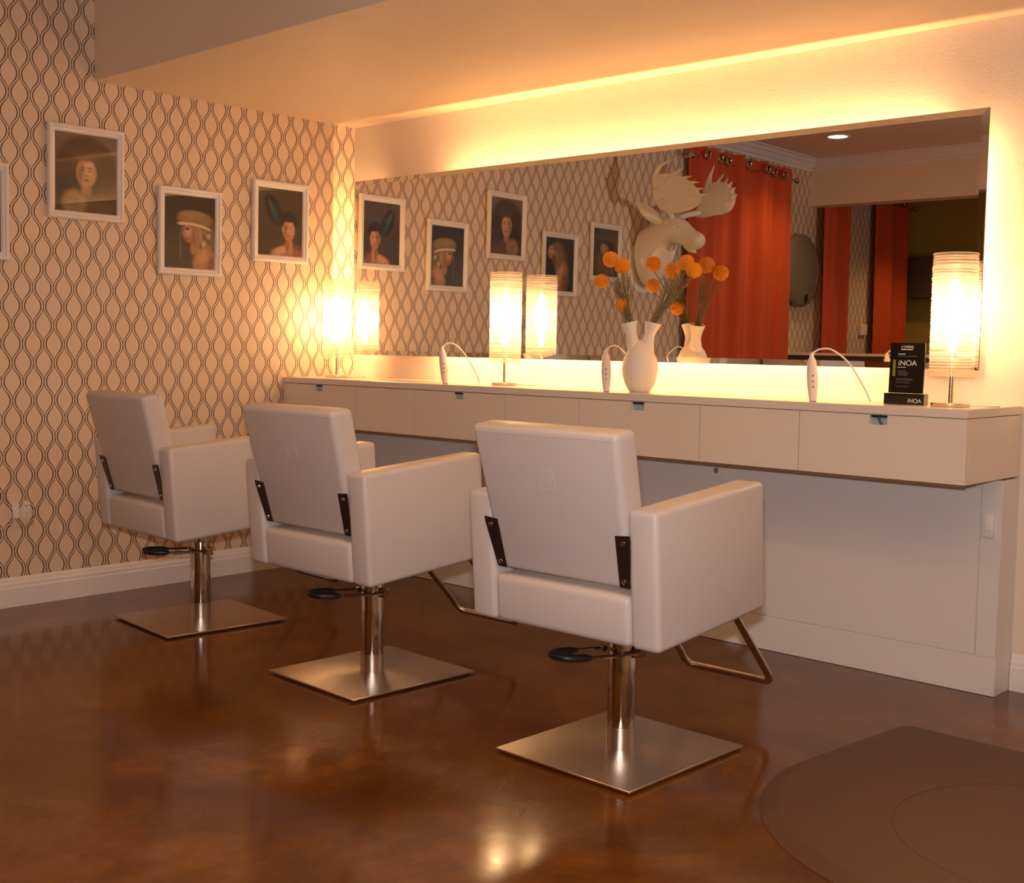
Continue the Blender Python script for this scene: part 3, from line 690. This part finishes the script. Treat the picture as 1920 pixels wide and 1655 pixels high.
rod('chrome curtain rod above the far curtains by the olive wall', -7.98, -6.10)

wd = thing('wall_unit', 'oval glossy grey wall unit beside the wide orange curtain, seen in the mirror', 'wall unit', (.001, -5.60, 1.93))
bm = bmesh.new(); bmesh.ops.create_uvsphere(bm, u_segments=48, v_segments=24, radius=1)
bmesh.ops.scale(bm, vec=(.06, .335, .325), verts=bm.verts); bmesh.ops.translate(bm, vec=(.062, 0, 0), verts=bm.verts)
obj('shell', bm, M['grey'], wd, smooth=True)
bm = bmesh.new(); bmesh.ops.create_uvsphere(bm, u_segments=24, v_segments=12, radius=1)
bmesh.ops.scale(bm, vec=(.006, .035, .05), verts=bm.verts); bmesh.ops.translate(bm, vec=(.103, -.03, -.235), verts=bm.verts)
obj('control_pad', bm, M['black'], wd, smooth=True)
th_ = thing('thermostat', 'small white thermostat with a dark display between the two far curtains', 'thermostat', (.001, -7.03, 1.43))
obj('housing', bx(0, .031, -.07, .07, -.05, .06, .004, 2), M['white'], th_)
obj('display', bx(.0255, .027, -.05, .045, .0, .035), M['black'], th_)
hd = thing('tall_cabinet', 'tall dark brown cabinet against the olive wall, seen in the mirror', 'cabinet', (.75, YB + .24, 0))
obj('body', bx(-.70, .5, -.235, .0, .001, 1.2, .004, 1), M['furniture'], hd)
obj('upper_door', bx(-.70, .5, -.235, .0, 1.78, 2.20, .004, 1), M['furniture'], hd)
obj('side_post', bx(.44, .5, -.235, .0, 1.2, 1.78), M['furniture'], hd)
# ceiling downlight
dl = thing('ceiling_downlight', 'round lit downlight in the high ceiling, seen at the mirror top', 'ceiling light', (.75, -4.81, ZH))
bm = bmesh.new(); lathe(bm, [(.075, -.001), (.105, -.001), (.105, -.006), (.095, -.010), (.078, -.008), (.075, -.001)], 36)
obj('trim_ring', bm, M['white'], dl)
obj('lens', lathe(bmesh.new(), [(0, -.002), (.074, -.002), (.074, -.004), (0, -.005)], 36), M['down'], dl)

# ------------------------------------------------------------------ moose head trophy
ms = thing('moose_head', 'glossy white moose head trophy with antlers on the patterned wall, seen in the mirror', 'wall trophy', (0, -3.2, 1.88))
def loft(bm, secs, seg=28):
    """secs: (center xyz, tangent angle in xz plane, half width y, half height)"""
    rings = []
    for (x, z, ang, wy, wh) in secs:
        up = Vector((-math.sin(ang), 0, math.cos(ang)))
        rings.append([bm.verts.new(Vector((x, 0, z)) + Vector((0, 1, 0)) * (wy * math.cos(2 * PI * k / seg)) + up * (wh * math.sin(2 * PI * k / seg))) for k in range(seg)])
    for a, b in zip(rings, rings[1:]):
        for k in range(seg): bm.faces.new((a[k], a[(k + 1) % seg], b[(k + 1) % seg], b[k]))
    bm.faces.new(rings[0][::-1]); bm.faces.new(rings[-1])
    return bm
bm = loft(bmesh.new(), [(.008, -.01, .05, .17, .232), (.05, .010, .2, .165, .222), (.10, .050, .42, .15, .20), (.15, .105, .55, .13, .168), (.20, .160, .45, .112, .142), (.25, .200, .1, .10, .118),
     (.30, .198, -.35, .09, .105), (.34, .176, -.55, .078, .088), (.38, .152, -.6, .066, .076), (.415, .133, -.6, .063, .070), (.45, .117, -.6, .068, .072), (.48, .103, -.6, .064, .064), (.503, .092, -.6, .045, .044), (.512, .087, -.6, .015, .015)])
hdm = obj('head_and_neck', bm, M['gloss'], ms, smooth=True); hdm.modifiers.new('smooth', 'SUBSURF').render_levels = 1
bm = loft(bmesh.new(), [(.37, .085, -.35, .03, .02), (.41, .062, -.5, .036, .024), (.44, .045, -.6, .03, .02), (.455, .036, -.6, .01, .008)], 16)
obj('lower_lip', bm, M['gloss'], ms, smooth=True)
obj('plaque', lathe(bmesh.new(), [(0, .001), (.20, .001), (.20, .006), (0, .008)], 40, (0, 0, -.05), (1, 0, 0)), M['gloss'], ms)
bm = loft(bmesh.new(), [(.225, .09, -1.5, .035, .05), (.228, .03, -1.5, .04, .05), (.222, -.02, -1.6, .028, .032), (.212, -.06, -1.7, .006, .006)], 16)
obj('dewlap', bm, M['gloss'], ms, smooth=True)
for s in (-1, 1):
    bm = bmesh.new(); secs = []
    a = Vector((.20, s * .075, .25)); b = Vector((.06, s * .20, .40)) ; n = 10; seg = 14; rings = []
    dx = (b - a).normalized(); sd = dx.cross(Vector((0, 0, 1))).normalized(); up = sd.cross(dx)
    for i in range(n + 1):
        f = i / n; wv = .012 + .034 * math.sin(PI * min(1, f * .95 + .08)) ; tv = .010
        rings.append([bm.verts.new(a + (b - a) * f + up * (wv * math.cos(2 * PI * k / seg)) + sd * (tv * math.sin(2 * PI * k / seg))) for k in range(seg)])
    for r0, r1 in zip(rings, rings[1:]):
        for k in range(seg): bm.faces.new((r0[k], r0[(k + 1) % seg], r1[(k + 1) % seg], r1[k]))
    bm.faces.new(rings[0][::-1]); bm.faces.new(rings[-1])
    obj('ear', bm, M['gloss'], ms, smooth=True)
    bm = bmesh.new(); bmesh.ops.create_uvsphere(bm, u_segments=14, v_segments=10, radius=.016, matrix=Matrix.Translation((.315, s * .076, .215)))
    obj('eye', bm, M['gloss'], ms, smooth=True)
    bm = bmesh.new(); bmesh.ops.create_uvsphere(bm, u_segments=14, v_segments=10, radius=1)
    bmesh.ops.scale(bm, vec=(.045, .018, .014), verts=bm.verts); bmesh.ops.rotate(bm, matrix=Matrix.Rotation(.35, 3, 'Y'), verts=bm.verts); bmesh.ops.translate(bm, vec=(.31, s * .076, .238), verts=bm.verts)
    obj('brow', bm, M['gloss'], ms, smooth=True)
    bm = bmesh.new(); bmesh.ops.create_uvsphere(bm, u_segments=12, v_segments=8, radius=1)
    bmesh.ops.scale(bm, vec=(.014, .006, .011), verts=bm.verts); bmesh.ops.translate(bm, vec=(.478, s * .062, .112), verts=bm.verts)
    obj('nostril', bm, M['gloss'], ms, smooth=True)
# antlers: cupped palms with rounded horn-like tines, laid out as distance from the wall / height
near = ([(.268, .40), (.255, .48), (.285, .56), (.36, .575), (.44, .56), (.52, .53), (.59, .48), (.64, .425), (.66, .37), (.62, .325), (.52, .298), (.40, .298), (.31, .335)],
        [[(.285, .47), (.275, .55), (.31, .62), (.37, .65), (.45, .667)], [(.36, .50), (.42, .565), (.51, .605)], [(.43, .49), (.49, .53), (.575, .54)], [(.49, .46), (.56, .495), (.645, .49)], [(.53, .42), (.60, .445), (.69, .445)], [(.55, .38), (.64, .40), (.735, .405)], [(.54, .35), (.61, .355), (.68, .345)]])
far = ([(.235, .350), (.265, .40), (.295, .47), (.36, .56), (.44, .575), (.53, .55), (.58, .48), (.58, .41), (.55, .36), (.49, .335), (.41, .328), (.32, .318), (.26, .325)],
       [[(.345, .50), (.355, .60), (.38, .706)], [(.42, .53), (.445, .59), (.475, .635)], [(.49, .53), (.50, .57), (.513, .60)], [(.52, .52), (.535, .55), (.552, .57)], [(.545, .49), (.565, .515), (.582, .525)], [(.55, .45), (.58, .465), (.598, .468)]])
def antler(data, s, ybase):
    out, tines = data
    P2 = [Vector((p.x, p.y)) for p in catmull([(a, b, 0) for a, b in out], 5, True)]; c = sum(P2, Vector((0, 0))) / len(P2); N = len(P2)
    def Y(p, off=0):
        d = (Vector((p[0], p[1])) - c).length; return s * (ybase + .10 + .6 * d * d - .25 * (p[1] - .3) * 0) + off
    bm = bmesh.new(); ends = []
    for sgn in (1, -1):
        rings = []
        for f in (1, .95, .85, .65, .4, .2):
            th = .012 * math.sqrt(max(0, 1 - f ** 4)) + .002
            rings.append([bm.verts.new((pp.x, Y(pp, sgn * (th + .003 * math.sin(i * 2 * PI / 8) * (f > .6) * (f < .97))), pp.y)) for i, p in enumerate(P2) for pp in [c + (p - c) * f]])
        for a, b in zip(rings, rings[1:]):
            for i in range(N): bm.faces.new((a[i], a[(i + 1) % N], b[(i + 1) % N], b[i]))
        cv = bm.verts.new((c.x, Y(c, sgn * .014), c.y))
        for i in range(N): bm.faces.new((rings[-1][i], rings[-1][(i + 1) % N], cv))
        ends.append(rings[0])
    for i in range(N): bm.faces.new((ends[0][i], ends[0][(i + 1) % N], ends[1][(i + 1) % N], ends[1][i]))
    for tn in tines:
        pts = catmull([(a, b, 0) for a, b in tn], 6); n = len(pts)
        big = .030 if len(tn) > 3 or tn[-1][1] > .69 else (.024 if s > 0 else .018)
        tube(bm, [(p.x, Y((p.x, p.y)), p.y) for p in pts], .01, 10, rs=[max(.0018, big * (1 - (k / (n - 1)) ** 1.25)) for k in range(n)])
    root_pt = Vector((.27, s * .04, .285)); e = Vector((.45, Y((.45, .36)), .36))
    path = catmull([root_pt - Vector((0, 0, .03)), root_pt, Vector((.285, s * ybase * .7, .325)), Vector((.31, Y((.31, .36)), .362)), Vector((.36, Y((.36, .38)), .39))], 6)
    tube(bm, path, .02, 14, rs=[.028 - .010 * k / (len(path) - 1) for k in range(len(path))])
    obj('antler', bm, M['gloss'], ms, smooth=True)
antler(near, 1, .15)
antler(far, -1, .20)
